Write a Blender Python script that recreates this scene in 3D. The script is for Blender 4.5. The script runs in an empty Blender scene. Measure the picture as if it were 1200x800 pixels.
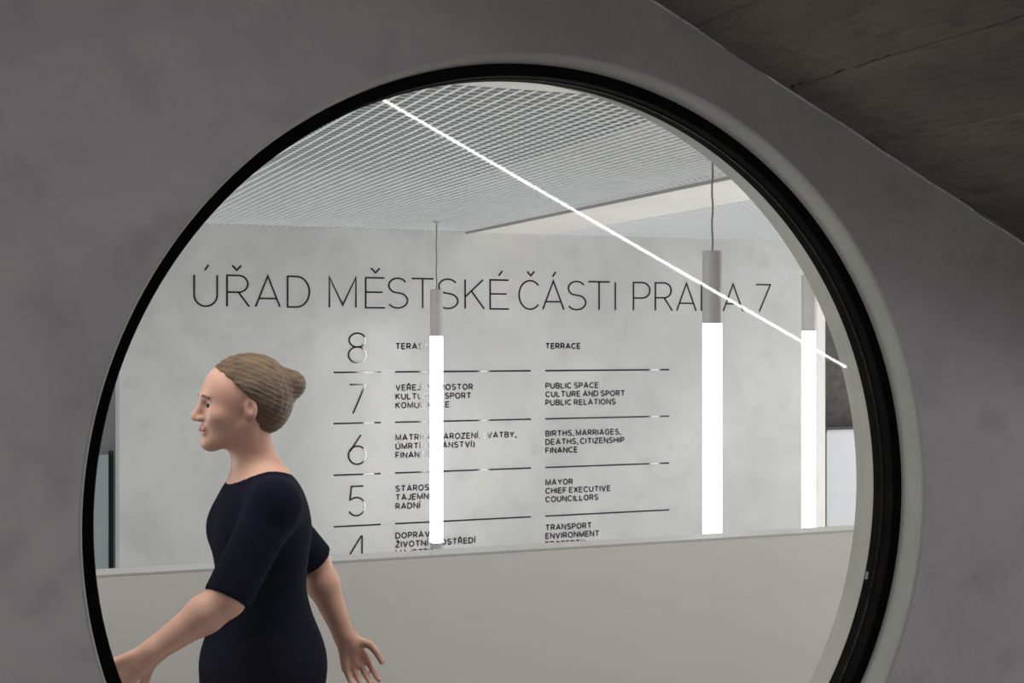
import bpy, bmesh, math, random
import numpy as np
from mathutils import Vector, Matrix

# ------------------------------------------------------------------ camera, light, exposure
C = bpy.context.scene.collection
FPX = 1640.0
TH = math.atan(660.0 / FPX)                 # camera turned right of the room axis
EYE = 1.68
cs, sn = math.cos(TH), math.sin(TH)
cam = bpy.data.cameras.new('camera'); cam.sensor_width = 36; cam.lens = 36 * FPX / 1200
cam.clip_start = 0.02; cam.clip_end = 60
co = bpy.data.objects.new('camera', cam); C.objects.link(co)
co.location = (0, 0, EYE); co.rotation_euler = (math.pi / 2, 0, -TH)
bpy.context.scene.camera = co
S = bpy.context.scene
S.view_settings.view_transform = 'Standard'; S.view_settings.look = 'None'
S.view_settings.exposure = 0.0; S.view_settings.gamma = 1; S.view_settings.use_curve_mapping = False
S.cycles.use_denoising = True
S.cycles.max_bounces = 10; S.cycles.diffuse_bounces = 6; S.cycles.glossy_bounces = 5
S.cycles.transparent_max_bounces = 16
S.cycles.sample_clamp_indirect = 4.0

w = bpy.data.worlds.new('world'); S.world = w; w.use_nodes = True
w.node_tree.nodes['Background'].inputs[0].default_value = (0.80, 0.86, 1.0, 1)
w.node_tree.nodes['Background'].inputs[1].default_value = 0.045

def area(name, loc, rot, sx, sy, power, col):
    l = bpy.data.lights.new(name, 'AREA'); l.shape = 'RECTANGLE'; l.size = sx; l.size_y = sy
    l.energy = power; l.color = col
    o = bpy.data.objects.new(name, l); C.objects.link(o); o.location = loc; o.rotation_euler = rot
    return o
D2 = math.pi / 180
# unseen fill light put in for the near wall and reveal (low, to the left)
area('near_fill_left', (-3.4, -0.6, 1.0), (0, -90 * D2, -22 * D2), 1.8, 2.6, 135, (1.0, 0.97, 0.95))
area('near_fill_right', (6.6, -1.8, 0.8), (90 * D2, 0, 50 * D2), 2.4, 1.4, 105, (0.97, 0.93, 1.0))  # added fill for the lower right wall, kept out of the pane's reflection
# the far room: unseen ceiling luminaire over the corridor, fill lights added at the hall sides
area('corridor_luminaire', (2.2, 3.05, 2.66), (0, 0, 0), 6.0, 0.3, 60, (1.0, 0.985, 0.96))
area('hall_fill_right', (11.8, 8.5, 0.6), (0, 90 * D2, 0), 3.4, 6.5, 300, (0.97, 0.985, 1.0))  # added soft light for an even mesh ceiling, no window behind it
area('hall_fill_left', (-5.8, 8.0, 0.6), (0, -90 * D2, 0), 3.4, 6.0, 350, (0.97, 0.985, 1.0))  # its added counterpart on the left, in front of a solid wall

# ------------------------------------------------------------------ pixel -> point helpers
def ray(px, py):
    u = (px - 600.0) / FPX; v = (400.0 - py) / FPX
    return Vector((cs * u + sn, cs - sn * u, v))
def atY(px, py, Y):
    r = ray(px, py); t = Y / r.y
    return Vector((r.x * t, Y, EYE + r.z * t))
def atZ(px, py, Z):
    r = ray(px, py); t = (Z - EYE) / r.z
    return Vector((r.x * t, r.y * t, Z))
def atT(px, py, t):
    r = ray(px, py)
    return Vector((r.x * t, r.y * t, EYE + r.z * t))

# ------------------------------------------------------------------ materials
def mat(name, col, rough=0.6, metal=0.0, spec=0.5):
    m = bpy.data.materials.new(name); m.use_nodes = True
    b = m.node_tree.nodes['Principled BSDF']
    b.inputs['Base Color'].default_value = (*col, 1); b.inputs['Roughness'].default_value = rough
    b.inputs['Metallic'].default_value = metal; b.inputs['Specular IOR Level'].default_value = spec
    return m
def noise_mat(name, c1, c2, scale, rough=0.7, bump=0.0, bscale=60, c3=None, stretch=(1, 1, 1), metal=0.0, spec=0.5, pores=0.0):
    m = mat(name, c1, rough, metal, spec); nt = m.node_tree; N = nt.nodes; L = nt.links
    b = N['Principled BSDF']
    tc = N.new('ShaderNodeTexCoord'); mp = N.new('ShaderNodeMapping'); mp.inputs['Scale'].default_value = stretch
    L.new(tc.outputs['Object'], mp.inputs['Vector'])
    n = N.new('ShaderNodeTexNoise'); n.inputs['Scale'].default_value = scale; n.inputs['Detail'].default_value = 7
    n.inputs['Roughness'].default_value = 0.6; n.inputs['Distortion'].default_value = 0.5
    L.new(mp.outputs[0], n.inputs['Vector'])
    r = N.new('ShaderNodeValToRGB'); r.color_ramp.elements[0].position = 0.34; r.color_ramp.elements[1].position = 0.66
    r.color_ramp.elements[0].color = (*c1, 1); r.color_ramp.elements[1].color = (*c2, 1)
    L.new(n.outputs['Fac'], r.inputs['Fac']); out = r.outputs['Color']
    if c3:
        n2 = N.new('ShaderNodeTexNoise'); n2.inputs['Scale'].default_value = scale * 4.7; n2.inputs['Detail'].default_value = 8
        L.new(mp.outputs[0], n2.inputs['Vector'])
        r2 = N.new('ShaderNodeValToRGB'); r2.color_ramp.elements[0].position = 0.52; r2.color_ramp.elements[1].position = 0.78
        L.new(n2.outputs['Fac'], r2.inputs['Fac'])
        mx = N.new('ShaderNodeMixRGB'); L.new(r2.outputs['Color'], mx.inputs['Fac']); L.new(out, mx.inputs[1])
        mx.inputs[2].default_value = (*c3, 1); out = mx.outputs[0]
    if pores:
        v = N.new('ShaderNodeTexVoronoi'); v.inputs['Scale'].default_value = pores
        L.new(mp.outputs[0], v.inputs['Vector'])
        r3 = N.new('ShaderNodeValToRGB'); r3.color_ramp.elements[0].position = 0.035; r3.color_ramp.elements[1].position = 0.06
        r3.color_ramp.elements[0].color = (0.86, 0.86, 0.86, 1); r3.color_ramp.elements[1].color = (1, 1, 1, 1)
        L.new(v.outputs['Distance'], r3.inputs['Fac'])
        mm = N.new('ShaderNodeMixRGB'); mm.blend_type = 'MULTIPLY'; mm.inputs['Fac'].default_value = 1
        L.new(out, mm.inputs[1]); L.new(r3.outputs['Color'], mm.inputs[2]); out = mm.outputs[0]
    L.new(out, b.inputs['Base Color'])
    if bump:
        n3 = N.new('ShaderNodeTexNoise'); n3.inputs['Scale'].default_value = bscale; n3.inputs['Detail'].default_value = 6
        L.new(mp.outputs[0], n3.inputs['Vector'])
        bp = N.new('ShaderNodeBump'); bp.inputs['Strength'].default_value = bump; bp.inputs['Distance'].default_value = 0.01
        L.new(n3.outputs['Fac'], bp.inputs['Height']); L.new(bp.outputs[0], b.inputs['Normal'])
    return m
def emit(name, col, k):
    m = bpy.data.materials.new(name); m.use_nodes = True; N = m.node_tree.nodes
    N.remove(N['Principled BSDF']); e = N.new('ShaderNodeEmission')
    e.inputs[0].default_value = (*col, 1); e.inputs[1].default_value = k
    m.node_tree.links.new(e.outputs[0], N['Material Output'].inputs[0]); return m
def glass_mat():
    m = bpy.data.materials.new('window_glass'); m.use_nodes = True; nt = m.node_tree; N = nt.nodes; L = nt.links
    N.remove(N['Principled BSDF'])
    t = N.new('ShaderNodeBsdfTransparent'); t.inputs[0].default_value = (0.982, 0.982, 0.975, 1)
    g = N.new('ShaderNodeBsdfGlossy'); g.inputs['Roughness'].default_value = 0.0
    f = N.new('ShaderNodeFresnel'); f.inputs['IOR'].default_value = 1.5
    # ray direction independent of the face side: use the normal turned to the viewer
    geo = N.new('ShaderNodeNewGeometry')
    mx = N.new('ShaderNodeMixShader'); lw = N.new('ShaderNodeLayerWeight'); lw.inputs['Blend'].default_value = 0.5
    p = N.new('ShaderNodeMath'); p.operation = 'POWER'; p.inputs[1].default_value = 5
    a = N.new('ShaderNodeMath'); a.operation = 'MULTIPLY_ADD'; a.inputs[1].default_value = 0.9; a.inputs[2].default_value = 0.042
    L.new(lw.outputs['Facing'], p.inputs[0]); L.new(p.outputs[0], a.inputs[0])
    L.new(a.outputs[0], mx.inputs[0]); L.new(t.outputs[0], mx.inputs[1]); L.new(g.outputs[0], mx.inputs[2])
    N.remove(f); N.remove(geo)
    L.new(mx.outputs[0], N['Material Output'].inputs[0]); return m

M_near = noise_mat('concrete_near', (0.278, 0.274, 0.268), (0.375, 0.370, 0.362), 1.9, 0.62, 0.12, 45, (0.26, 0.253, 0.25), pores=9)
M_reveal = noise_mat('concrete_reveal', (0.29, 0.295, 0.272), (0.345, 0.35, 0.322), 3.0, 0.7, 0.08, 60)
M_back = noise_mat('concrete_back', (0.47, 0.468, 0.458), (0.60, 0.598, 0.585), 0.9, 0.6, 0.06, 30, (0.48, 0.478, 0.468))
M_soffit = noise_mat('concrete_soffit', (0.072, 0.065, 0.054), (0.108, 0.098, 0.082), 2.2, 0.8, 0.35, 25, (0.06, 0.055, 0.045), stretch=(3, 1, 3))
M_plaster = noise_mat('plaster_ceiling', (0.76, 0.745, 0.71), (0.82, 0.805, 0.77), 1.0, 0.8, 0.03, 50)
M_parapet = noise_mat('parapet_paint', (0.60, 0.585, 0.57), (0.64, 0.625, 0.61), 0.8, 0.45, 0.02, 40)
M_coping = noise_mat('parapet_coping', (0.46, 0.46, 0.455), (0.50, 0.50, 0.495), 2, 0.55)
M_mesh = noise_mat('mesh_metal', (0.84, 0.85, 0.87), (0.88, 0.89, 0.91), 3, 0.45, metal=0.0)
M_trimgrey = mat('panel_edge_grey', (0.32, 0.31, 0.30), 0.6)
M_void = noise_mat('void_paint', (0.19, 0.19, 0.195), (0.23, 0.23, 0.235), 1, 0.9)
M_black = noise_mat('frame_black', (0.0025, 0.0025, 0.003), (0.006, 0.0055, 0.005), 20, 0.75, spec=0.06)
M_gasket = mat('gasket_rubber', (0.006, 0.0055, 0.005), 0.8, 0, 0.05)
M_glass = glass_mat()
M_title = mat('letter_black_satin', (0.012, 0.012, 0.013), 0.45, 0.0, 0.25)
M_letter = mat('letter_black_gloss', (0.010, 0.010, 0.011), 0.045, 0.0, 0.42)
M_letter.node_tree.nodes['Principled BSDF'].inputs['IOR'].default_value = 1.75
M_floor = noise_mat('floor_concrete', (0.58, 0.58, 0.57), (0.66, 0.66, 0.65), 1, 0.5)
M_nfloor = noise_mat('floor_near_concrete', (0.28, 0.27, 0.27), (0.33, 0.32, 0.32), 1, 0.5)
M_lamp = noise_mat('lamp_housing', (0.42, 0.41, 0.40), (0.47, 0.46, 0.45), 8, 0.45)
M_cable = mat('cable_grey', (0.16, 0.155, 0.15), 0.6)
M_cap = mat('end_cap_grey', (0.35, 0.35, 0.35), 0.5)
M_tube = emit('lamp_diffuser_glow', (1.0, 0.995, 0.98), 14.0)
M_led = emit('led_strip_glow', (1.0, 0.965, 0.98), 17.0)
M_alu = mat('aluminium', (0.6, 0.6, 0.6), 0.35, 0.9)
M_white = noise_mat('white_panel', (0.56, 0.57, 0.585), (0.60, 0.61, 0.625), 3, 0.5)
M_dark = noise_mat('dark_stone', (0.05, 0.046, 0.04), (0.10, 0.092, 0.082), 9, 0.7, 0.2, 30)
M_greeng = noise_mat('grey_green_wall', (0.34, 0.37, 0.36), (0.40, 0.43, 0.42), 1.2, 0.7)
M_bluep = noise_mat('blue_grey_panel', (0.52, 0.60, 0.61), (0.56, 0.64, 0.65), 3, 0.4)
M_post = mat('post_dark', (0.07, 0.068, 0.055), 0.5)

# ------------------------------------------------------------------ mesh helpers
def obj(name, bm, m, parent=None, smooth=False, kind=None, label=None, loc=None):
    me = bpy.data.meshes.new(name); bm.to_mesh(me); bm.free()
    me.materials.append(m)
    if smooth:
        for p in me.polygons: p.use_smooth = True
    o = bpy.data.objects.new(name, me); C.objects.link(o)
    if parent: o.parent = parent
    if loc: o.location = loc
    if kind: o['kind'] = kind
    if label: o['label'] = label
    return o
def bx(bm, x0, x1, y0, y1, z0, z1):
    g = bmesh.ops.create_cube(bm, size=1)['verts']
    for v in g:
        v.co = Vector((x0 + (v.co.x + .5) * (x1 - x0), y0 + (v.co.y + .5) * (y1 - y0), z0 + (v.co.z + .5) * (z1 - z0)))
    return g
def box(name, x0, x1, y0, y1, z0, z1, m, parent=None, bevel=0.0, kind=None, label=None):
    bm = bmesh.new(); bx(bm, min(x0, x1), max(x0, x1), min(y0, y1), max(y0, y1), min(z0, z1), max(z0, z1))
    if bevel: bmesh.ops.bevel(bm, geom=bm.edges[:], offset=bevel, segments=2, affect='EDGES')
    return obj(name, bm, m, parent, kind=kind, label=label)
def lathe(bm, prof, n=32, c=(0, 0, 0), axis='z'):
    rings = []
    for (r, z) in prof:
        ring = []
        for i in range(n):
            a = 2 * math.pi * i / n
            if axis == 'z': p = (c[0] + r * math.cos(a), c[1] + r * math.sin(a), c[2] + z)
            else: p = (c[0] + r * math.cos(a), c[1] + z, c[2] + r * math.sin(a))
            ring.append(bm.verts.new(p))
        rings.append(ring)
    for k in range(len(rings) - 1):
        for i in range(n):
            bm.faces.new((rings[k][i], rings[k][(i + 1) % n], rings[k + 1][(i + 1) % n], rings[k + 1][i]))
    return rings
def tube_path(bm, pts, r, n=8):
    rings = []
    for k, p in enumerate(pts):
        p = Vector(p); d = (Vector(pts[min(k + 1, len(pts) - 1)]) - Vector(pts[max(k - 1, 0)])).normalized()
        a = d.orthogonal().normalized() if k == 0 else (rings_a - d * rings_a.dot(d)).normalized()
        rings_a = a; b = d.cross(a)
        rings.append([bm.verts.new(p + (a * math.cos(2 * math.pi * i / n) + b * math.sin(2 * math.pi * i / n)) * r) for i in range(n)])
    for k in range(len(rings) - 1):
        for i in range(n):
            bm.faces.new((rings[k][i], rings[k][(i + 1) % n], rings[k + 1][(i + 1) % n], rings[k + 1][i]))
    bm.faces.new(rings[0][::-1]); bm.faces.new(rings[-1])

# ------------------------------------------------------------------ wall with the round opening
DF = 2.40                                    # front of the black frame
YN, YB = DF * 0.9725, DF * 1.066             # near and far face of the wall
HX, HZ, HR = DF * 0.4250, EYE - DF * 0.1270, DF * 0.3418
def ring_wall():
    bm = bmesh.new(); n = 192
    ch = 0.006
    prof = [(HR * 1.002 + ch, YN), (HR * 1.002, YN + ch), (HR * 1.0, DF), (HR * 0.998, YB - 0.004), (HR * 0.998 + 0.006, YB)]
    rings = []
    for r, y in prof:
        rings.append([bm.verts.new((HX + r * math.cos(2 * math.pi * i / n), y, HZ + r * math.sin(2 * math.pi * i / n))) for i in range(n)])
    for k in range(len(prof) - 1):
        for i in range(n):
            f = bm.faces.new((rings[k][i], rings[k][(i + 1) % n], rings[k + 1][(i + 1) % n], rings[k + 1][i]))
            f.material_index = 1; f.smooth = True
    X0, X1, Z0, Z1 = -5.0, 6.0, 0.0, 3.6
    def outer(y):
        out = []
        for i in range(n):
            a = 2 * math.pi * i / n; dx, dz = math.cos(a), math.sin(a)
            t = min([((X1 - HX) / dx) if dx > 1e-9 else 1e9, ((X0 - HX) / dx) if dx < -1e-9 else 1e9,
                     ((Z1 - HZ) / dz) if dz > 1e-9 else 1e9, ((Z0 - HZ) / dz) if dz < -1e-9 else 1e9])
            out.append(bm.verts.new((HX + dx * t, y, HZ + dz * t)))
        return out
    for ring, y, fl in ((rings[0], YN, False), (rings[-1], YB, True)):
        o = outer(y)
        for i in range(n):
            j = (i + 1) % n
            bm.faces.new((ring[i], o[i], o[j], ring[j]) if not fl else (ring[j], o[j], o[i], ring[i]))
    bmesh.ops.recalc_face_normals(bm, faces=bm.faces[:])
    return bm
wf = obj('wall_front', ring_wall(), M_near, kind='structure'); wf.data.materials.append(M_reveal)
wf['label'] = 'dark grey concrete wall with the large round opening'
# round window: black steel ring with a double pane
win = bpy.data.objects.new('window_1', None); C.objects.link(win); win.location = (HX, DF, HZ)
win['kind'] = 'structure'; win['label'] = 'large round fixed window with black ring frame in concrete wall'
def ring(prof, n=192):
    bm = bmesh.new(); rg = lathe(bm, prof + [prof[0]], n, axis='y'); bmesh.ops.remove_doubles(bm, verts=bm.verts[:], dist=1e-6)
    bmesh.ops.recalc_face_normals(bm, faces=bm.faces[:]); return bm
R0, R1 = HR * 0.9995, HR * 0.973
obj('frame', ring([(R0, 0.0), (R1 + .002, 0.0), (R1, .002), (R1, 0.066), (R1 + .002, .068), (R0, 0.068)]), M_black, win, smooth=False)
obj('gasket', ring([(R1 + .003, 0.0255), (R1 - .0015, 0.0275), (R1 - .0015, 0.0325), (R1 + .003, 0.0328)]), M_gasket, win)
for yy in (0.033, 0.043):
    bm = bmesh.new(); n = 128
    fr = [bm.verts.new((math.cos(2 * math.pi * i / n) * (R1 - .0003), yy, math.sin(2 * math.pi * i / n) * (R1 - .0003))) for i in range(n)]
    bm.faces.new(fr)
    r = bmesh.ops.extrude_face_region(bm, geom=bm.faces[:])
    for v in r['geom']:
        if isinstance(v, bmesh.types.BMVert): v.co.y += 0.006
    bmesh.ops.recalc_face_normals(bm, faces=bm.faces[:])
    obj('pane', bm, M_glass, win)
    break
# tiny pale maker's mark on the inner face of the ring
bm = bmesh.new()
pm = atY(1019.5, 675, DF + .045)
ang = math.atan2(pm.z - HZ, pm.x - HX)
for k in range(5):
    a = ang + (k - 2) * 0.0042
    for q in range(2):
        rr = R1 - 0.0006; y0 = .0535 + q * .005
        vs = []
        for da, yy in ((-.0013, 0), (.0013, 0), (.0013, .0035), (-.0013, .0035)):
            vs.append(bm.verts.new((rr * math.cos(a + da), y0 + yy, rr * math.sin(a + da))))
        bm.faces.new(vs)
obj('printed_mark', bm, mat('mark_grey', (0.45, 0.45, 0.43), 0.6), win, label='tiny pale printed mark on the black ring')

# ------------------------------------------------------------------ near room: sloping concrete soffit, floor
A = atY(765, 0, YN); B = atY(1200, 285, YN)
sl = (B.z - A.z) / (B.x - A.x)
def soffit_z(x): return A.z + (x - A.x) * sl
soff = bpy.data.objects.new('ceiling_near', None); C.objects.link(soff); soff['kind'] = 'structure'
soff['label'] = 'dark sloping board-marked concrete soffit above the wall'
j0 = atY(924, 104, YN).x; j1 = atY(1122, 229, YN).x; step = (j1 - j0) / 2
xs = [j0 + step * k for k in range(-9, 8)]
rnd = random.Random(4)
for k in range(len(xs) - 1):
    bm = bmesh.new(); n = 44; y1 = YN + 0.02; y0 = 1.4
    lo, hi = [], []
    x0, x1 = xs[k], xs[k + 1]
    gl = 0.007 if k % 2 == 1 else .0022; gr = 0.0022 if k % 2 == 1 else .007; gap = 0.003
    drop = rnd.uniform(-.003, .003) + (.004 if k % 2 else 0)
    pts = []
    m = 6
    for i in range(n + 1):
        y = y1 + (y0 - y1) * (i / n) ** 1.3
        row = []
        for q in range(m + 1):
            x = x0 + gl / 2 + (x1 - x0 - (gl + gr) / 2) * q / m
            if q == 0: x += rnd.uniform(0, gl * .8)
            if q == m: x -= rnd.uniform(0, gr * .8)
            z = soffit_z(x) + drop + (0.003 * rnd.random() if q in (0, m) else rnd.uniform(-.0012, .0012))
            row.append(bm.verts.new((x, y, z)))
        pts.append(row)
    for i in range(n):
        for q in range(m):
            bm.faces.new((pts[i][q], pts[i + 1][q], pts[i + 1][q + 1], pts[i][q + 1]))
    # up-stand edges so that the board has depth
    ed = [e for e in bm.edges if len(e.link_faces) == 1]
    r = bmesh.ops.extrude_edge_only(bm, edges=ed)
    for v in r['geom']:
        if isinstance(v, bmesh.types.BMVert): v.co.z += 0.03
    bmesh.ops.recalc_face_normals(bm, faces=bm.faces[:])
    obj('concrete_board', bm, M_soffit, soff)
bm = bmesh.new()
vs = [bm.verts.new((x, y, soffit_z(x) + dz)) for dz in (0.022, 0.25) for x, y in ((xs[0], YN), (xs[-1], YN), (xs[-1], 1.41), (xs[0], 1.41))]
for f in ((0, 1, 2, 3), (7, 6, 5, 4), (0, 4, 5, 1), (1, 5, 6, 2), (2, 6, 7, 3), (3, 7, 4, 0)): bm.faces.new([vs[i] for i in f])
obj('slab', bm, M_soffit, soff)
# crumbly bead of cement along the joint of wall and soffit
bm = bmesh.new(); pts = []
x = xs[0]
while x < xs[-1]:
    pts.append((x, YN - 0.0015 + rnd.uniform(-.001, .001), soffit_z(x) - 0.001 + rnd.uniform(-.0018, .0018))); x += rnd.uniform(.012, .05)
tube_path(bm, pts, 0.0030, 5)
obj('joint_mortar', bm, noise_mat('mortar', (0.25, 0.245, 0.23), (0.45, 0.44, 0.42), 40, 0.9), soff)

box('floor_near', -5, 6, -3, YN, -0.1, 0, M_nfloor, kind='structure')
# LED rail on the near side, seen mirrored in the round pane
YG = DF + 0.033
YR = -0.8; YV = 2 * YG - YR
e1 = atY(992.5, 430.5, YV); e0 = atY(441, 112, YV)
d = (e0 - e1); e0 = e1 + d * 1.25
p1 = Vector((e1.x, YR, e1.z)); p0 = Vector((e0.x, YR, e0.z))
led = bpy.data.objects.new('led_rail', None); C.objects.link(led); led.location = (p0 + p1) / 2
led['label'] = 'thin bright white linear LED rail slanting across the round pane as a reflection'; led['category'] = 'lamp'
ax = (p0 - p1).normalized(); L_ = (p0 - p1).length
def local_bar(name, w_, h_, offy, m, cut=0.0):
    bm = bmesh.new(); bx(bm, -L_ / 2 + cut, L_ / 2 - cut, offy, offy + w_, -h_ / 2, h_ / 2)
    rot = ax.to_track_quat('X', 'Z').to_matrix().to_4x4()
    ang_ = math.atan2(ax.z, ax.x)
    bmesh.ops.transform(bm, matrix=Matrix.Rotation(-ang_, 4, 'Y'), verts=bm.verts[:])
    return obj(name, bm, m, led)
local_bar('housing', 0.02, 0.022, -0.02, M_alu)
local_bar('diffuser', 0.006, 0.0095, 0.0, M_led, 0.004)

# ------------------------------------------------------------------ far room shell
ZC = EYE + 1.0
_r = ray(548, 272); YK = _r.y * (ZC - EYE) / _r.z         # back wall plane
XL = atY(140, 500, YK).x; XR = atY(957, 500, YK).x
back = box('wall_back', XL, XR, YK, YK + 0.3, -1.5, ZC + 0.6, M_back, kind='structure')
back['label'] = 'pale mottled concrete wall with black office directory lettering'
box('trim_1', XR, atY(967, 500, YK).x, YK - 0.004, YK + 0.3, -1.5, ZC, M_plaster, kind='structure', bevel=0.003)['label'] = 'white edge post at the right end of the lettered wall'
# the dropped well behind the parapet is the same floor level here
box('wall_left', -6.2, -6, YB, YK + 6, -1.5, 3.4, M_back, kind='structure')
box('wall_right', 12, 12.2, YB, YK + 6, -1.5, 3.4, M_back, kind='structure')
box('wall_far', -6, 12, YK + 6, YK + 6.2, 0, 3.4, M_greeng, kind='structure')
# plain ceiling strips at ceiling level around the mesh fields
PX1 = atZ(548, 272, ZC)                                    # right edge of the first mesh field
px1 = PX1.x
py0 = atZ(570, 101.8, ZC).y                                # near edge
px2 = atZ(652, 274, ZC).x                                  # left edge of the second field
TH_C = 0.012
box('ceiling', -6, 12, YB, py0, ZC, ZC + 0.5, M_plaster, kind='structure')['label'] = 'smooth pale ceiling strip in front of the mesh'
box('ceiling_strip', px1, px2, py0, YK, ZC, ZC + 0.5, M_plaster, kind='structure')['label'] = 'smooth pale ceiling strip between the two mesh fields'
box('ceiling_void', -6, 12, py0, YK + 6, ZC + 0.5, ZC + 0.6, M_void, kind='structure')
box('ceiling_rear', -6, XL, YK, YK + 6, ZC, ZC + .1, M_void, kind='structure')
box('ceiling_side', XR, 12, YK + .3, YK + 6, ZC, ZC + .1, M_void, kind='structure')

def mesh_field(x0, x1, y0, y1, label):
    t = bpy.data.objects.new('mesh_ceiling', None); C.objects.link(t); t.location = ((x0 + x1) / 2, (y0 + y1) / 2, ZC)
    t['label'] = label; t['category'] = 'ceiling grille'
    ox, oy = t.location.x, t.location.y
    bm = bmesh.new(); k = 0
    x = x0 + .03
    while x < x1 - .01:                                    # long strands towards the back wall
        bx(bm, x - ox - .0034, x - ox + .0034, y0 - oy, y1 - oy, -0.002, 0.004); x += 0.0605
    obj('long_strands', bm, M_mesh, t, kind='stuff')
    # cross strands: every piece bowed a little between two long strands
    nx = int((x1 - x0 - .03) / .0605); ny = int((y1 - y0) / .074)
    V = []; Fc = []
    xsn = np.array([x0 + .03 + .0605 * i for i in range(nx + 1)])
    xx = np.repeat(xsn, 2)[1:-1] if False else None
    seg = [0, .3, .7, 1.0]; off = [0.003, -.001, .001, -.003]
    for j in range(1, ny):
        yc = y0 + j * .074; base = len(V)
        row = []
        for i in range(nx):
            for s_, o_ in zip(seg, off):
                row.append((xsn[i] + .0605 * s_, yc + o_ * 0.9))
        for (a, b) in row:
            V += [(a - ox, b - .0018 - oy, .0012), (a - ox, b + .0018 - oy, .0012), (a - ox, b + .0018 - oy, .0050), (a - ox, b - .0018 - oy, .0065)]
        for q in range(len(row) - 1):
            p = base + 4 * q
            Fc += [(p, p + 1, p + 5, p + 4), (p + 3, p, p + 4, p + 7)]
    me = bpy.data.meshes.new('cross_strands'); me.from_pydata(V, [], Fc); me.materials.append(M_mesh)
    o = bpy.data.objects.new('cross_strands', me); C.objects.link(o); o.parent = t; o['kind'] = 'stuff'
    for (a, b, c_, d_) in ((x0, x1, y0, y0 + .012), (x1 - .02, x1, y0 + .012, y1)):
        box('edge_profile', a - ox, b - ox, c_ - oy, d_ - oy, -.018 if d_ > c_ + .05 else 0.0, .03, M_trimgrey, t)
    return t
mesh_field(-3.9, px1, py0, YK, 'large white expanded metal mesh ceiling above the pendant with the thinnest tube')
mesh_field(px2, 9.4, py0 + 2.6, YK, 'smaller mesh ceiling field at right beyond the smooth ceiling strip')
box('ceiling_side_strip', px2, 12, py0, py0 + 2.6, ZC, ZC + 0.5, M_plaster, kind='structure')

# parapet
a = atZ(108, 671.5, 1.05); ZP = 1.045
YP = atZ(512, 649.6, ZP).y
bm = bmesh.new(); bx(bm, -5.9, 11.9, YP, YP + .1, -1.5, ZP - .006)
par = obj('wall_parapet', bm, M_parapet, kind='structure', label='plain pale grey parapet wall crossing the lower part of the round window')
box('coping', -5.9, 11.9, YP - .001, YP + .1, ZP - .006, ZP, M_coping, par, label='brighter thin top edge of the parapet')

box('floor', -6, 12, YB, YP + .1, -0.1, 0, M_floor, kind='structure')
box('floor_hall', -6, 12, YP + .1, YK + 6, -1.6, -1.5, M_floor, kind='structure')
# left of the back wall: recess
YQ = YK + 2.0
box('wall_recess', atY(60, 500, YQ).x, atY(175, 500, YQ).x, YQ, YQ + .1, -1.5, ZC, M_greeng, kind='structure')
qx = atY(133, 560, YQ - .3)
box('recess_post', atY(127.5, 560, YQ - .3).x, qx.x, YQ - .3, YQ - .25, -1.5, atY(130, 528, YQ - .3).z, M_post, kind='structure')
t = box('glazed_panel', atY(80, 560, YQ - .4).x, atY(127.5, 560, YQ - .4).x, YQ - .4, YQ - .35, -1.5, atY(110, 533, YQ - .4).z, M_bluep, bevel=.004)
t['label'] = 'pale blue-grey upright panel in the recess at the far left edge'; t['category'] = 'panel'
# right of the back wall: dark stone face and white low front
YW = YK + 1.2
box('wall_stone', atY(960, 500, YW).x, atY(1100, 500, YW).x, YW, YW + .1, -1.5, ZC, M_dark, kind='structure')['label'] = 'dark rough stone wall at the right beyond the lettered wall'
t = box('white_cabinet', atY(968.5, 560, YW - .5).x, atY(1060, 560, YW - .5).x, YW - .5, YW - .05, -1.5, atY(985, 505.5, YW - .5).z, M_white, bevel=.006)
t['label'] = 'plain white low cabinet in front of the dark stone wall at right'; t['category'] = 'cabinet'
o = box('worktop', atY(968.5, 560, YW - .5).x - .0, atY(1060, 560, YW - .5).x, YW - .51, YW - .05, atY(985, 505.5, YW - .5).z, atY(985, 505.5, YW - .5).z + .02, M_coping)
o.parent = t

# ------------------------------------------------------------------ lettering (own stroke letters)
def arc(cx, cy, rx, ry, a0, a1, n=14):
    return [(cx + rx * math.cos(math.radians(a0 + (a1 - a0) * i / n)), cy + ry * math.sin(math.radians(a0 + (a1 - a0) * i / n))) for i in range(n + 1)]
G = {}
G['A'] = (.80, [[(0, 0), (.40, 1), (.80, 0)], [(.11, .27), (.69, .27)]])
G['B'] = (.62, [[(0, 0), (0, 1), (.34, 1)] + arc(.34, .76, .24, .24, 90, -90)[1:] + [(0, .52)], [(.34, .52)] + arc(.35, .26, .27, .26, 90, -90) + [(0, 0)]])
G['C'] = (.74, [arc(.40, .5, .40, .5, 42, 318, 24)])
G['D'] = (.74, [[(0, 0), (0, 1), (.30, 1)] + arc(.30, .5, .44, .5, 90, -90, 20)[1:] + [(0, 0)]])
G['E'] = (.58, [[(.58, 1), (0, 1), (0, 0), (.60, 0)], [(0, .52), (.52, .52)]])
G['F'] = (.56, [[(.58, 1), (0, 1), (0, 0)], [(0, .50), (.50, .50)]])
G['G'] = (.76, [arc(.40, .5, .40, .5, 42, 330, 24) + [(.76, .48), (.46, .48)]])
G['H'] = (.70, [[(0, 0), (0, 1)], [(.70, 0), (.70, 1)], [(0, .52), (.70, .52)]])
G['I'] = (.0, [[(0, 0), (0, 1)]])
G['J'] = (.44, [[(.44, 1), (.44, .26)] + arc(.22, .24, .22, .24, 0, -170)])
G['K'] = (.66, [[(0, 0), (0, 1)], [(.62, 1), (.0, .40)], [(.22, .60), (.66, 0)]])
G['L'] = (.54, [[(0, 1), (0, 0), (.54, 0)]])
G['M'] = (.88, [[(0, 0), (0, 1), (.44, .08), (.88, 1), (.88, 0)]])
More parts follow.
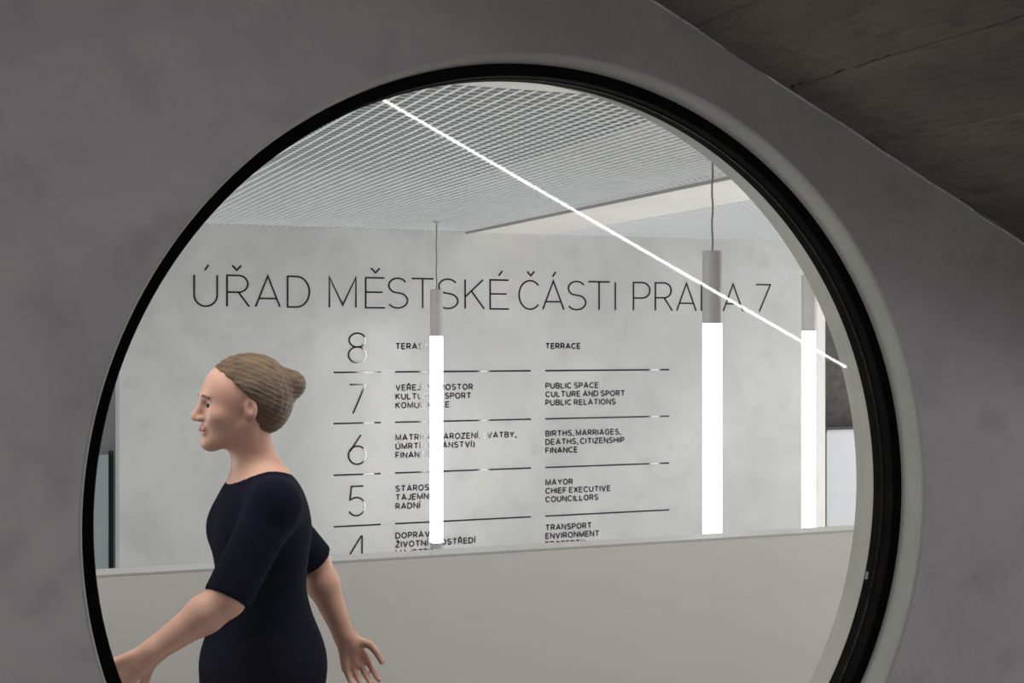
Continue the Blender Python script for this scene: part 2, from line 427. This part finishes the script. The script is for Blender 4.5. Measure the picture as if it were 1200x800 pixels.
G['N'] = (.70, [[(0, 0), (0, 1), (.70, 0), (.70, 1)]])
G['O'] = (.80, [arc(.40, .5, .40, .5, 90, 450, 30)])
G['P'] = (.60, [[(0, 0), (0, 1), (.32, 1)] + arc(.32, .72, .28, .28, 90, -90)[1:] + [(0, .44)]])
G['R'] = (.64, [[(0, 0), (0, 1), (.33, 1)] + arc(.33, .73, .27, .27, 90, -90)[1:] + [(0, .46)], [(.33, .46), (.64, 0)]])
G['S'] = (.62, [arc(.31, .755, .28, .245, 30, 245, 14) + arc(.31, .255, .31, .255, 70, -150, 16)])
G['T'] = (.70, [[(0, 1), (.70, 1)], [(.35, 1), (.35, 0)]])
G['U'] = (.72, [[(0, 1), (0, .36)] + arc(.36, .36, .36, .36, 180, 360, 18) + [(.72, 1)]])
G['V'] = (.76, [[(0, 1), (.38, 0), (.76, 1)]])
G['X'] = (.70, [[(0, 0), (.68, 1)], [(.02, 1), (.70, 0)]])
G['Y'] = (.72, [[(0, 1), (.36, .46), (.72, 1)], [(.36, .46), (.36, 0)]])
G['Z'] = (.62, [[(.02, 1), (.60, 1), (0, 0), (.62, 0)]])
G[','] = (.06, [[(.08, .10), (.0, -.24)]])
G['('] = (.20, [arc(.42, .42, .42, .70, 125, 235, 10)])
G[')'] = (.20, [arc(-.22, .42, .42, .70, 55, -55, 10)])
G['4'] = (.60, [[(.60, .24), (-.06, .24), (.42, 1), (.46, 1), (.46, 0)]])
G['5'] = (.56, [[(.50, 1), (.10, 1), (.05, .55)] + arc(.27, .31, .29, .31, 125, -150, 20)])
G['6'] = (.60, [[(.42, 1), (.06, .46)], arc(.30, .31, .30, .31, 90, 450, 26)])
G['7'] = (.54, [[(0, 1), (.54, 1), (.12, 0)]])
G['8'] = (.60, [arc(.30, .27, .30, .27, 90, 450, 26), arc(.30, .765, .28, .235, 270, 630, 24)])
ACUTE = [(-.03, 1.15), (.09, 1.32)]; CARON = [(-.13, 1.32), (0, 1.17), (.13, 1.32)]
RINGA = arc(0, 1.25, .09, .09, 0, 360, 10)
ACC = {'Ú': ('U', ACUTE), 'Ř': ('R', CARON), 'Ě': ('E', CARON), 'É': ('E', ACUTE), 'Č': ('C', CARON), 'Á': ('A', ACUTE),
       'Ý': ('Y', ACUTE), 'Í': ('I', ACUTE), 'Ž': ('Z', CARON)}
def glyph(ch):
    if ch in ACC:
        b, a = ACC[ch]; w_, st = G[b]; cx = {'E': .30, 'R': .28, 'C': .42}.get(b, w_ / 2)
        return w_, st + [[(x + cx, y) for x, y in a]]
    return G[ch]
def ribbon(bm, pts, wd, dep, fx, fz, ox, oz, yfront):
    """flat stroke with mitred joins; local x,y scaled by fx,fz in metres"""
    P = [Vector((ox + x * fx, oz + y * fz)) for x, y in pts]
    P = [q for i_, q in enumerate(P) if i_ == 0 or (q - P[i_ - 1]).length > 1e-5]
    closed = (P[0] - P[-1]).length < 1e-5 and len(P) > 3
    if closed: P = P[:-1]
    n = len(P); lft, rgt = [], []
    for i in range(n):
        if closed: a_, b_ = P[i] - P[i - 1], P[(i + 1) % n] - P[i]
        else:
            a_ = P[i] - P[i - 1] if i > 0 else P[1] - P[0]
            b_ = P[i + 1] - P[i] if i < n - 1 else P[-1] - P[-2]
        a_.normalize(); b_.normalize()
        na, nb = Vector((-a_.y, a_.x)), Vector((-b_.y, b_.x)); m_ = na + nb
        if m_.length < 1e-6: m_ = na.copy()
        m_.normalize(); k = min(1 / max(m_.dot(na), .3), 2.4) * wd / 2
        lft.append(P[i] + m_ * k); rgt.append(P[i] - m_ * k)
    F = [[bm.verts.new((q.x, y, q.y)) for q in s] for y in (yfront, yfront + dep) for s in (lft, rgt)]
    m = n if closed else n - 1
    for i in range(m):
        j = (i + 1) % n
        bm.faces.new((F[0][i], F[0][j], F[1][j], F[1][i]))
        bm.faces.new((F[2][i], F[2][j], F[0][j], F[0][i])); bm.faces.new((F[1][i], F[1][j], F[3][j], F[3][i]))
    if not closed:
        for i in (0, n - 1): bm.faces.new((F[0][i], F[1][i], F[3][i], F[2][i]))
YF = YK - 0.004; DEP = 0.0045
def zrow(py, px): return atY(px, py, YK).z
def xw(px): return atY(px, 400, YK).x
_m = 1 / ((atY(463.5, 400, YK) - atY(462.5, 400, YK)).x)
mpp = abs(zrow(401, 463) - zrow(400, 463))                 # metres per pixel (vertical) at x=463
# title: every letter a part; pixel extents measured on the wall
TZ = zrow(358.7, 240); TC = zrow(322.0, 240) - TZ; TW = 0.0148
title = [('Ú', 227.5, 254.5), ('Ř', 266, 292), ('A', 299.5, 328), ('D', 337, 362.5), ('M', 386, 417), ('Ě', 428.5, 450.5), ('S', 454.5, 477.5),
         ('T', 482.5, 508), ('S', 513, 536.5), ('K', 545, 567.3), ('É', 574.3, 595.7), ('Č', 608.2, 632.3), ('Á', 636, 660.7), ('S', 665, 686.3),
         ('T', 689.5, 714.5), ('I', 721, 721), ('P', 742.3, 761.5), ('R', 768, 787.7), ('A', 793, 815.7), ('H', 822, 842.5), ('A', 847.5, 870.5), ('7', 886, 902.7)]
for ch, a_, b_ in title:
    bm = bmesh.new(); w_, st = glyph(ch); x0, x1 = xw(a_), xw(b_)
    fx = (x1 - x0) / w_ if w_ > .01 else TC
    for s_ in st: ribbon(bm, s_, TW, DEP, fx, TC, x0, TZ, YF)
    obj('title_letter', bm, M_title, back)
# directory
rule_z = [zrow(y, 463) for y in (435.7, 494.6, 554.0, 613.4)]
RW = 0.014
for z in rule_z:
    for a_, b_ in ((391, 446), (463, 622), (639, 784)):
        bm = bmesh.new(); bx(bm, xw(a_), xw(b_), YF, YF + DEP, z - RW / 2, z + RW / 2); obj('divider_line', bm, M_letter, back)
for ch, y0, y1 in (('8', 390.3, 425), ('7', 450.5, 484.2), ('6', 509.5, 543.8), ('5', 569.5, 604), ('4', 628.5, 663.2)):
    z1, z0 = zrow(y0, 418), zrow(y1, 418); bm = bmesh.new(); w_, st = glyph(ch); h = z1 - z0
    fx = (xw(429) - xw(408.3)) / .6
    xo = xw(408.3) if ch != '7' else xw(409.5)
    for s_ in st: ribbon(bm, s_, TW, DEP, fx, h, xo, z0, YF)
    obj('floor_number', bm, M_letter, back)
def text_line(s, px, zbase, cap, name='text_line'):
    bm = bmesh.new(); x = xw(px) + .006; f = cap; wt = cap * .235
    for ch in s:
        if ch == ' ': x += .34 * f; continue
        w_, st = glyph(ch); w2 = w_ * 1.1
        for s_ in st: ribbon(bm, s_, wt, DEP * .6, f * 1.1, f, x, zbase, YF + .001)
        x += (w2 + (.40 if ch not in ',(' else .28)) * f
    return obj(name, bm, M_letter, back)
CAP = 6.1 * mpp
rows = [(408.6, ['TERASA'], ['TERRACE']),
        (457.2, ['VEŘEJNÝ PROSTOR', 'KULTURA A SPORT', 'KOMUNIKACE'], ['PUBLIC SPACE', 'CULTURE AND SPORT', 'PUBLIC RELATIONS']),
        (515.6, ['MATRIKA (NAROZENÍ, SVATBY,', 'ÚMRTÍ, OBČANSTVÍ)', 'FINANCE'], ['BIRTHS, MARRIAGES,', 'DEATHS, CITIZENSHIP', 'FINANCE']),
        (575.4, ['STAROSTA', 'TAJEMNÍK', 'RADNÍ'], ['MAYOR', 'CHIEF EXECUTIVE', 'COUNCILLORS']),
        (630.6, ['DOPRAVA', 'ŽIVOTNÍ PROSTŘEDÍ', 'MAJETEK'], ['TRANSPORT', 'ENVIRONMENT', 'PROPERTY'])]
for py, cz, en in rows:
    for k, s in enumerate(cz): text_line(s, 463.2, zrow(py + 10.35 * k, 463), CAP)
    for k, s in enumerate(en): text_line(s, 639, zrow(py + 10.35 * k, 463), CAP)

# ------------------------------------------------------------------ pendant lamps
def pendant(px, t, ytop, ysplit, zbot, dia, label):
    p = atT(px, 400, t); x, y = p.x, p.y
    zt = atT(px, ytop, t).z; zs = atT(px, ysplit, t).z
    e = bpy.data.objects.new('pendant_lamp', None); C.objects.link(e); e.location = (x, y, zbot)
    e['label'] = label; e['category'] = 'lamp'; e['group'] = 'vertical tube pendant lamps'
    r = dia / 2
    bm = bmesh.new(); rg = lathe(bm, [(0.004, zt - zbot - .02), (0.004, zt - zbot + .001), (r - .004, zt - zbot), (r, zt - zbot - .004), (r, zs - zbot), (r - .006, zs - zbot)], 40)
    obj('housing', bm, M_lamp, e, smooth=False)
    bm = bmesh.new(); rg = lathe(bm, [(r - .002, zs - zbot), (r - .002, .05)], 40); bm.faces.new(rg[0]); bm.faces.new(rg[-1][::-1])
    obj('diffuser', bm, M_tube, e)
    bm = bmesh.new(); rg = lathe(bm, [(r, .05), (r, .003), (r - .004, 0)], 40); bm.faces.new(rg[0]); bm.faces.new(rg[-1][::-1])
    obj('end_cap', bm, M_cap, e)
    zc = ZC - zbot; z0 = zt - zbot
    pts = [(0.0015 * math.sin(k * 1.7) * (1 if 0 < k < 10 else 0) * 2, 0, z0 + (zc - z0) * k / 10) for k in range(11)]
    bm = bmesh.new(); tube_path(bm, pts, .005, 8); obj('cable', bm, M_cable, e)
    bm = bmesh.new(); rg = lathe(bm, [(.03, zc), (.03, zc - .012), (.006, zc - .016)], 24); obj('ceiling_rose', bm, M_lamp, e)
    return e
Y1 = .916 * YK; t1 = Y1 / ray(511.5, 400).y
DIA = 15.2 / FPX * t1
zb = atT(512, 642.0, t1).z
pendant(511.5, t1, 339, 394, zb, DIA, 'slimmest white tube pendant, hanging leftmost, between the two directory columns')
t2 = t1 * 15.2 / 23.3
pendant(834.8, t2, 294, 379, zb, DIA, 'thickest and nearest tube pendant, in front of the end of the title')
Y3 = .7214 * YK; t3 = Y3 / ray(948, 400).y
pendant(948, t3, 322, 388, zb, DIA, 'rightmost tube pendant beside the end of the lettered wall')

# two more of the row hang to the right of the opening; the glossy letters mirror them
for px, Yq, tx in ((1040, .823, 'first tube pendant right of the opening, hidden behind its concrete wall'), (1085, .59, 'farthest right tube pendant, hidden behind the concrete wall of the opening')):
    Y4 = Yq * YK; t4 = Y4 / ray(px, 400).y
    pendant(px, t4, 400 - 61 * t1 / t4, 400 - 8 * t1 / t4, zb, DIA, tx)
#PERSON
# ------------------------------------------------------------------ woman walking past
def surface_nets(f, org, h):
    """isosurface of a grid of signed distances (numpy surface nets)"""
    nx, ny, nz = f.shape; ins = f < 0
    c = ins[:-1, :-1, :-1].astype(np.int8)
    for dx in (0, 1):
        for dy in (0, 1):
            for dz in (0, 1):
                if dx + dy + dz: c = c + ins[dx:nx - 1 + dx, dy:ny - 1 + dy, dz:nz - 1 + dz]
    cells = np.argwhere((c > 0) & (c < 8)); idx = -np.ones(c.shape, np.int32); idx[tuple(cells.T)] = np.arange(len(cells))
    acc = np.zeros((len(cells), 3)); cnt = np.zeros(len(cells))
    cor = [(a, b, d) for a in (0, 1) for b in (0, 1) for d in (0, 1)]
    for a in cor:
        for ax in range(3):
            if a[ax]: continue
            b = list(a); b[ax] = 1
            fa = f[cells[:, 0] + a[0], cells[:, 1] + a[1], cells[:, 2] + a[2]]; fb = f[cells[:, 0] + b[0], cells[:, 1] + b[1], cells[:, 2] + b[2]]
            m = (fa < 0) != (fb < 0); t = np.where(m, fa / np.where(m, fa - fb, 1), 0)
            p = np.tile(np.array(a, float), (len(cells), 1)); p[:, ax] += t
            acc += p * m[:, None]; cnt += m
    V = (cells + acc / cnt[:, None]) * h + np.array(org)
    F = []
    for ax in range(3):
        sl0 = [slice(1, -1)] * 3; sl1 = [slice(1, -1)] * 3; sl0[ax] = slice(0, -1); sl1[ax] = slice(1, None)
        A_, B_ = ins[tuple(sl0)], ins[tuple(sl1)]; e = np.argwhere(A_ != B_)
        o = e + 1; o[:, ax] -= 1
        flip = ~A_[tuple(e.T)]
        u, v = (ax + 1) % 3, (ax + 2) % 3
        def g(du, dv):
            q = o.copy(); q[:, u] -= du; q[:, v] -= dv; return idx[tuple(q.T)]
        q = np.stack([g(1, 1), g(0, 1), g(0, 0), g(1, 0)], 1); q[flip] = q[flip][:, ::-1]; F.append(q)
    return V, np.concatenate(F)
class Field:
    def __init__(s, lo, hi, h):
        s.h = h; s.lo = np.array(lo, float); n = np.ceil((np.array(hi) - s.lo) / h).astype(int) + 1
        s.f = np.full(n, 0.2, np.float32); s.n = n
    def box(s, lo, hi, mar):
        a = np.clip(np.floor((np.array(lo) - mar - s.lo) / s.h).astype(int), 0, s.n); b = np.clip(np.ceil((np.array(hi) + mar - s.lo) / s.h).astype(int) + 1, 0, s.n)
        sl = tuple(slice(i, j) for i, j in zip(a, b))
        g = np.meshgrid(*[s.lo[i] + np.arange(a[i], b[i]) * s.h for i in range(3)], indexing='ij', sparse=True)
        return sl, g
    def comb(s, sl, d, k, op):
        o = s.f[sl]
        if op == 'sub': d = -d; o2 = -o; 
        if op == 'add':
            if k > 0:
                hh = np.clip(.5 + .5 * (o - d) / k, 0, 1); s.f[sl] = o + (d - o) * hh - k * hh * (1 - hh)
            else: s.f[sl] = np.minimum(o, d)
        else:
            if k > 0:
                hh = np.clip(.5 - .5 * (o - d) / k, 0, 1); s.f[sl] = o + (d - o) * hh + k * hh * (1 - hh)
            else: s.f[sl] = np.maximum(o, d)
    def cap(s, a, b, ra, rb, k=.02, op='add', sx=1.0):
        a, b = np.array(a, float), np.array(b, float); R = max(ra, rb)
        sl, (x, y, z) = s.box(np.minimum(a, b) - R, np.maximum(a, b) + R, .09 + k)
        ab = b - a; L2 = max(ab @ ab, 1e-9)
        t = np.clip(((x - a[0]) * ab[0] + (y - a[1]) * ab[1] + (z - a[2]) * ab[2]) / L2, 0, 1)
        d = np.sqrt((x - a[0] - t * ab[0]) ** 2 + (y - a[1] - t * ab[1]) ** 2 + (z - a[2] - t * ab[2]) ** 2) - (ra + (rb - ra) * t)
        s.comb(sl, d, k, op)
    def ell(s, c, r, k=.02, op='add', rot=0.0):
        """ellipsoid, rotated by rot about the y axis (nod)"""
        c, r = np.array(c, float), np.array(r, float); R = r.max()
        sl, (x, y, z) = s.box(c - R, c + R, .09 + k)
        X, Y, Z = x - c[0], y - c[1], z - c[2]; cr, sr = math.cos(rot), math.sin(rot)
        X, Z = X * cr + Z * sr, -X * sr + Z * cr
        k0 = np.sqrt((X / r[0]) ** 2 + (Y / r[1]) ** 2 + (Z / r[2]) ** 2); k1 = np.sqrt((X / r[0] ** 2) ** 2 + (Y / r[1] ** 2) ** 2 + (Z / r[2] ** 2) ** 2)
        d = k0 * (k0 - 1) / np.maximum(k1, 1e-6)
        s.comb(sl, d, k, op)
    def obj(s, name, m, parent, org):
        V, F = surface_nets(s.f, s.lo, s.h)
        me = bpy.data.meshes.new(name); me.from_pydata(V.tolist(), [], F.tolist()); me.materials.append(m)
        me.polygons.foreach_set('use_smooth', [True] * len(me.polygons)); me.update()
        o = bpy.data.objects.new(name, me); C.objects.link(o); o.parent = parent
        return o
YPn = 3.30
def pp(px, py, dy=0.0):                                    # pixel -> person space (x, y, z), origin on the floor under the hips
    q = atY(px, py, YPn); return (q.x - PXo, dy, q.z)
PXo = atY(306, 600, YPn).x
woman = bpy.data.objects.new('person', None); C.objects.link(woman); woman.location = (PXo, YPn, 0)
woman['label'] = 'woman in dark navy elbow-sleeved dress walking left past the pale parapet, brown hair pinned up'; woman['category'] = 'person'
M_skin = noise_mat('skin', (0.62, 0.34, 0.25), (0.70, 0.41, 0.31), 8, 0.5)
M_dress = noise_mat('navy_cloth', (0.004, 0.0045, 0.012), (0.007, 0.0075, 0.017), 14, 0.95, 0.15, 90, spec=0.08)
M_hair = noise_mat('brown_hair', (0.085, 0.052, 0.03), (0.19, 0.12, 0.062), 9, 0.5, 0.5, 60, stretch=(2, 6, 9))
M_shoe = mat('shoe_black', (0.02, 0.02, 0.02), 0.4)
# joints (-x is forward, -y is her left side, towards the camera)
hc = pp(281, 474)                                          # centre of the skull
shL, shR = pp(304, 583, -.165), pp(316, 585, .165)
elL, elR = pp(246, 683, -.215), pp(392, 672, .215)
wrL, wrR = pp(165, 742, -.20), pp(428, 762, .20)
neck0, neck1 = pp(302, 562), pp(293, 520)
hipz = 0.90
hipL, hipR = (-.01, -.085, hipz), (.01, .085, hipz)
knL, knR = (.13, -.09, .50), (-.20, .09, .50)
anL, anR = (.42, -.09, .14), (-.33, .09, .09)
def arm(F, sh, el, wr, s, hand, infl=0.0, upto=1.0, k=.02):
    F.cap(sh, el, .047 + infl, .040 + infl, k)
    if hand:
        mid = [el[i] + (wr[i] - el[i]) * .3 for i in range(3)]
        F.cap(el, mid, .038, .040, .02); F.cap(mid, wr, .040, .026, .02)
        d = (Vector(wr) - Vector(el)).normalized(); side = Vector((0, 1, 0)); up = d.cross(side).normalized()   # palm faces inwards
        side = up.cross(d).normalized()
        W = Vector(wr); pc = W + d * .045
        F.cap(W, W + d * .035 + up * .012, .024, .021, .015); F.cap(W + d * .02 + up * .01, W + d * .085 + up * .028, .016, .012, .012)
        F.cap(W + d * .02 - up * .01, W + d * .080 - up * .028, .016, .012, .012); F.cap(W + d * .02, W + d * .085, .017, .013, .012)
        inn = Vector((0, 1 if s < 0 else -1, 0))
        for j, (o_, l1) in enumerate(((.030, .070), (.010, .078), (-.010, .073), (-.029, .058))):
            b0 = W + d * .080 + up * o_; b1 = b0 + (d * .93 + inn * .25 + up * o_ * 2).normalized() * l1 * .5
            b2 = b1 + (d * .70 + inn * .65).normalized() * l1 * .3; b3 = b2 + (d * .35 + inn * .9).normalized() * l1 * .28
            F.cap(b0, b1, .0088, .0080, .004); F.cap(b1, b2, .0080, .0074, .003); F.cap(b2, b3, .0074, .0066, .003)
        t0 = W + d * .022 + up * .018; t1_ = t0 + (d * .55 + up * .65 + inn * .4).normalized() * .045; t2_ = t1_ + (d * .85 + up * .25 + inn * .35).normalized() * .03
        t3_ = t2_ + (d * .9 + inn * .4).normalized() * .025
        F.cap(t0, t1_, .013, .0105, .010); F.cap(t1_, t2_, .0098, .009, .003); F.cap(t2_, t3_, .009, .0075, .003)
FB = Field((-.47, -.31, -.01), (.56, .31, 1.68), .0042)
# trunk
FB.ell((.0, 0, 1.24), (.105, .150, .16), .03); FB.ell((.0, 0, 1.08), (.092, .125, .13), .04); FB.ell((.01, 0, .93), (.115, .165, .13), .05)
FB.cap(shL, shR, .052, .052, .05)
FB.cap((neck0[0] + .005, 0, neck0[2] - .02), (neck1[0], 0, neck1[2] + .01), .056, .050, .035)
for hp, kn, an in ((hipL, knL, anL), (hipR, knR, anR)):
    FB.cap(hp, kn, .082, .052, .04); mid = [kn[i] + (an[i] - kn[i]) * .3 for i in range(3)]
    FB.cap(kn, mid, .050, .053, .03); FB.cap(mid, an, .053, .034, .03)
FB.cap(anL, (anL[0] - .07, anL[1], .045), .034, .03, .02); FB.cap((anL[0] - .07, anL[1], .045), (anL[0] - .13, anL[1], .02), .03, .018, .02)
FB.cap(anR, (anR[0] - .12, anR[1], .07), .036, .025, .02); FB.cap((anR[0] - .10, anR[1], .08), (anR[0] - .17, anR[1], .085), .028, .018, .02)
arm(FB, shL, elL, wrL, -1, True); arm(FB, shR, elR, wrR, 1, True)
# head: skull, jaw, face
hx, hy, hz = hc
FB.ell((hx + .016, 0, hz + .028), (.094, .076, .082), .02)
FB.ell((hx - .030, 0, hz + .010), (.058, .064, .080), .025)
FB.ell((hx - .022, 0, hz - .048), (.060, .052, .050), .03)
FB.cap((hx + .010, -.045, hz - .045), (hx - .062, -.012, hz - .085), .020, .016, .025)
FB.cap((hx + .010, .045, hz - .045), (hx - .062, .012, hz - .085), .020, .016, .025)
FB.ell((hx - .073, 0, hz - .088), (.018, .020, .016), .018)                        # chin
FB.cap((hx - .080, -.026, hz + .018), (hx - .080, .026, hz + .018), .012, .012, .014)   # brow
for s_ in (-1, 1):
    FB.ell((hx - .088, s_ * .031, hz + .002), (.017, .019, .012), .010, 'sub')       # eye socket
    FB.ell((hx - .056, s_ * .040, hz - .025), (.026, .022, .022), .02)              # cheek
    FB.ell((hx - .069, s_ * .031, hz + .001), (.0125, .0135, .0115), .004)           # eyeball under the lid
FB.cap((hx - .084, 0, hz + .010), (hx - .103, 0, hz - .026), .0085, .0115, .008)      # nose
for s_ in (-1, 1): FB.ell((hx - .094, s_ * .011, hz - .031), (.011, .008, .007), .006)
FB.cap((hx - .086, -.014, hz - .052), (hx - .086, .014, hz - .052), .0065, .0065, .007)
FB.cap((hx - .084, -.013, hz - .063), (hx - .084, .013, hz - .063), .0075, .0075, .006)
FB.ell((hx - .097, 0, hz - .0572), (.012, .024, .0016), .003, 'sub')
for s_ in (-1, 1):
    FB.ell((hx + .012, s_ * .074, hz - .008), (.015, .0115, .027), .006); FB.ell((hx + .008, s_ * .086, hz - .002), (.008, .008, .016), .004, 'sub')
FB.obj('body', M_skin, woman, None)
# dress: elbow sleeves, flared knee-length skirt
FD = Field((-.40, -.33, .40), (.42, .33, 1.42), .0055)
e_ = .008
FD.ell((.0, 0, 1.235), (.108 + e_, .155 + e_, .155), .03); FD.ell((-.04, -.07, 1.235), (.07, .07, .065), .04); FD.ell((-.04, .07, 1.235), (.07, .07, .065), .04)
FD.ell((.0, 0, 1.08), (.095 + e_, .13 + e_, .14), .05); FD.ell((.01, 0, .93), (.125 + e_, .172 + e_, .15), .06)
FD.cap(shL, shR, .058, .058, .05)
FD.cap((.0, -.05, .90), (-.03, -.06, .50), .125, .165, .06); FD.cap((.0, .05, .90), (.03, .06, .50), .125, .165, .06)
for sh, el in ((shL, elL), (shR, elR)):
    el2 = [sh[i] + (el[i] - sh[i]) * 1.0 for i in range(3)]
    FD.cap(sh, el2, .057, .054, .025)
# cut: hem, cuffs, neckline
x_, y_, z_ = [FD.lo[i] + np.arange(FD.n[i]) * FD.h for i in range(3)]
X3, Y3_, Z3 = np.meshgrid(x_, y_, z_, indexing='ij', sparse=True)
FD.f = np.maximum(FD.f, (.46 - Z3) + 0 * X3 + 0 * Y3_).astype(np.float32)
for sh, el in ((shL, elL), (shR, elR)):
    d = (Vector(el) - Vector(sh)).normalized()
    pl = (X3 - el[0]) * d.x + (Y3_ - el[1]) * d.y + (Z3 - el[2]) * d.z
    near_ = np.sqrt((X3 - el[0]) ** 2 + (Y3_ - el[1]) ** 2 + (Z3 - el[2]) ** 2) < .13
    FD.f = np.where(near_, np.maximum(FD.f, pl), FD.f).astype(np.float32)
FD.ell((neck0[0] - .012, 0, neck0[2] + .035), (.085, .088, .052), .004, 'sub')
FD.cap((.0, 0, .40), (.0, 0, .62), .17, .08, .01, 'sub')
FD.obj('dress', M_dress, woman, None)
# hair pinned up
FH = Field((hx - .15, -.14, hz - .12), (hx + .21, .14, hz + .17), .0035)
FH.ell((hx + .022, 0, hz + .034), (.102, .084, .088), .02); FH.ell((hx + .060, 0, hz + .000), (.060, .070, .070), .03)
FH.ell((hx + .118, 0, hz + .046), (.040, .042, .036), .018)                        # pinned bun
x_, y_, z_ = [FH.lo[i] + np.arange(FH.n[i]) * FH.h for i in range(3)]
X3, Y3_, Z3 = np.meshgrid(x_, y_, z_, indexing='ij', sparse=True)
fr_ = (hx + .022 - X3) - 1.0 * (Z3 - (hz + .006)).clip(0, None) * 1.0
fr_ = np.maximum(fr_ * .8, (Z3 * 0 + 0) + fr_ * .8)
FH.f = np.maximum(FH.f, fr_).astype(np.float32)
wave = .0009 * np.sin(Z3 * 520 + X3 * 170 + 3 * np.sin(X3 * 30)) + .0007 * np.sin(Y3_ * 420 + X3 * 110)
FH.f = (FH.f + wave).astype(np.float32)
FH.obj('hair', M_hair, woman, None)
# eyes and brows
for s_ in (-1, 1):
    bm = bmesh.new(); bmesh.ops.create_uvsphere(bm, u_segments=16, v_segments=12, radius=.0115)
    e = obj('eye', bm, mat('eye_white', (.7, .68, .66), .2), woman, True, loc=(hx - .0722, s_ * .031, hz + .001))
    bm = bmesh.new(); bmesh.ops.create_uvsphere(bm, u_segments=12, v_segments=8, radius=.0068)
    obj('iris', bm, mat('iris_brown', (.05, .03, .02), .2), e, True, loc=(-.0056, s_ * .0030, 0))
    bm = bmesh.new(); tube_path(bm, [(hx - .091, s_ * .014, hz + .019), (hx - .091, s_ * .028, hz + .024), (hx - .080, s_ * .046, hz + .019)], .0028, 6)
    obj('eyebrow', bm, M_hair, woman)
bm = bmesh.new(); tube_path(bm, [(hx - .084, -.020, hz - .0575), (hx - .0915, -.010, hz - .0572), (hx - .0935, 0, hz - .0570), (hx - .0915, .010, hz - .0572), (hx - .084, .020, hz - .0575)], .0032, 6)
obj('lips', bm, mat('lip_red', (.42, .16, .14), .4), woman, True)
for an, tilt, dx in ((anL, .75, -.02), (anR, -.3, -.03)):
    bm = bmesh.new(); g = bmesh.ops.create_uvsphere(bm, u_segments=24, v_segments=14, radius=1)['verts']
    for v in g:
        v.co = Vector((v.co.x * .125, v.co.y * .042 * (1 - .25 * (v.co.x > .3)), max(v.co.z, -.35) * .040))
    bx(bm, .07, .11, -.02, .02, -.05, 0)
    o = obj('shoe', bm, M_shoe, woman, True, loc=(an[0] - (.075 if an is anL else .075), an[1], .068 if an is anL else .066)); o.rotation_euler = (0, tilt * .6, 0)
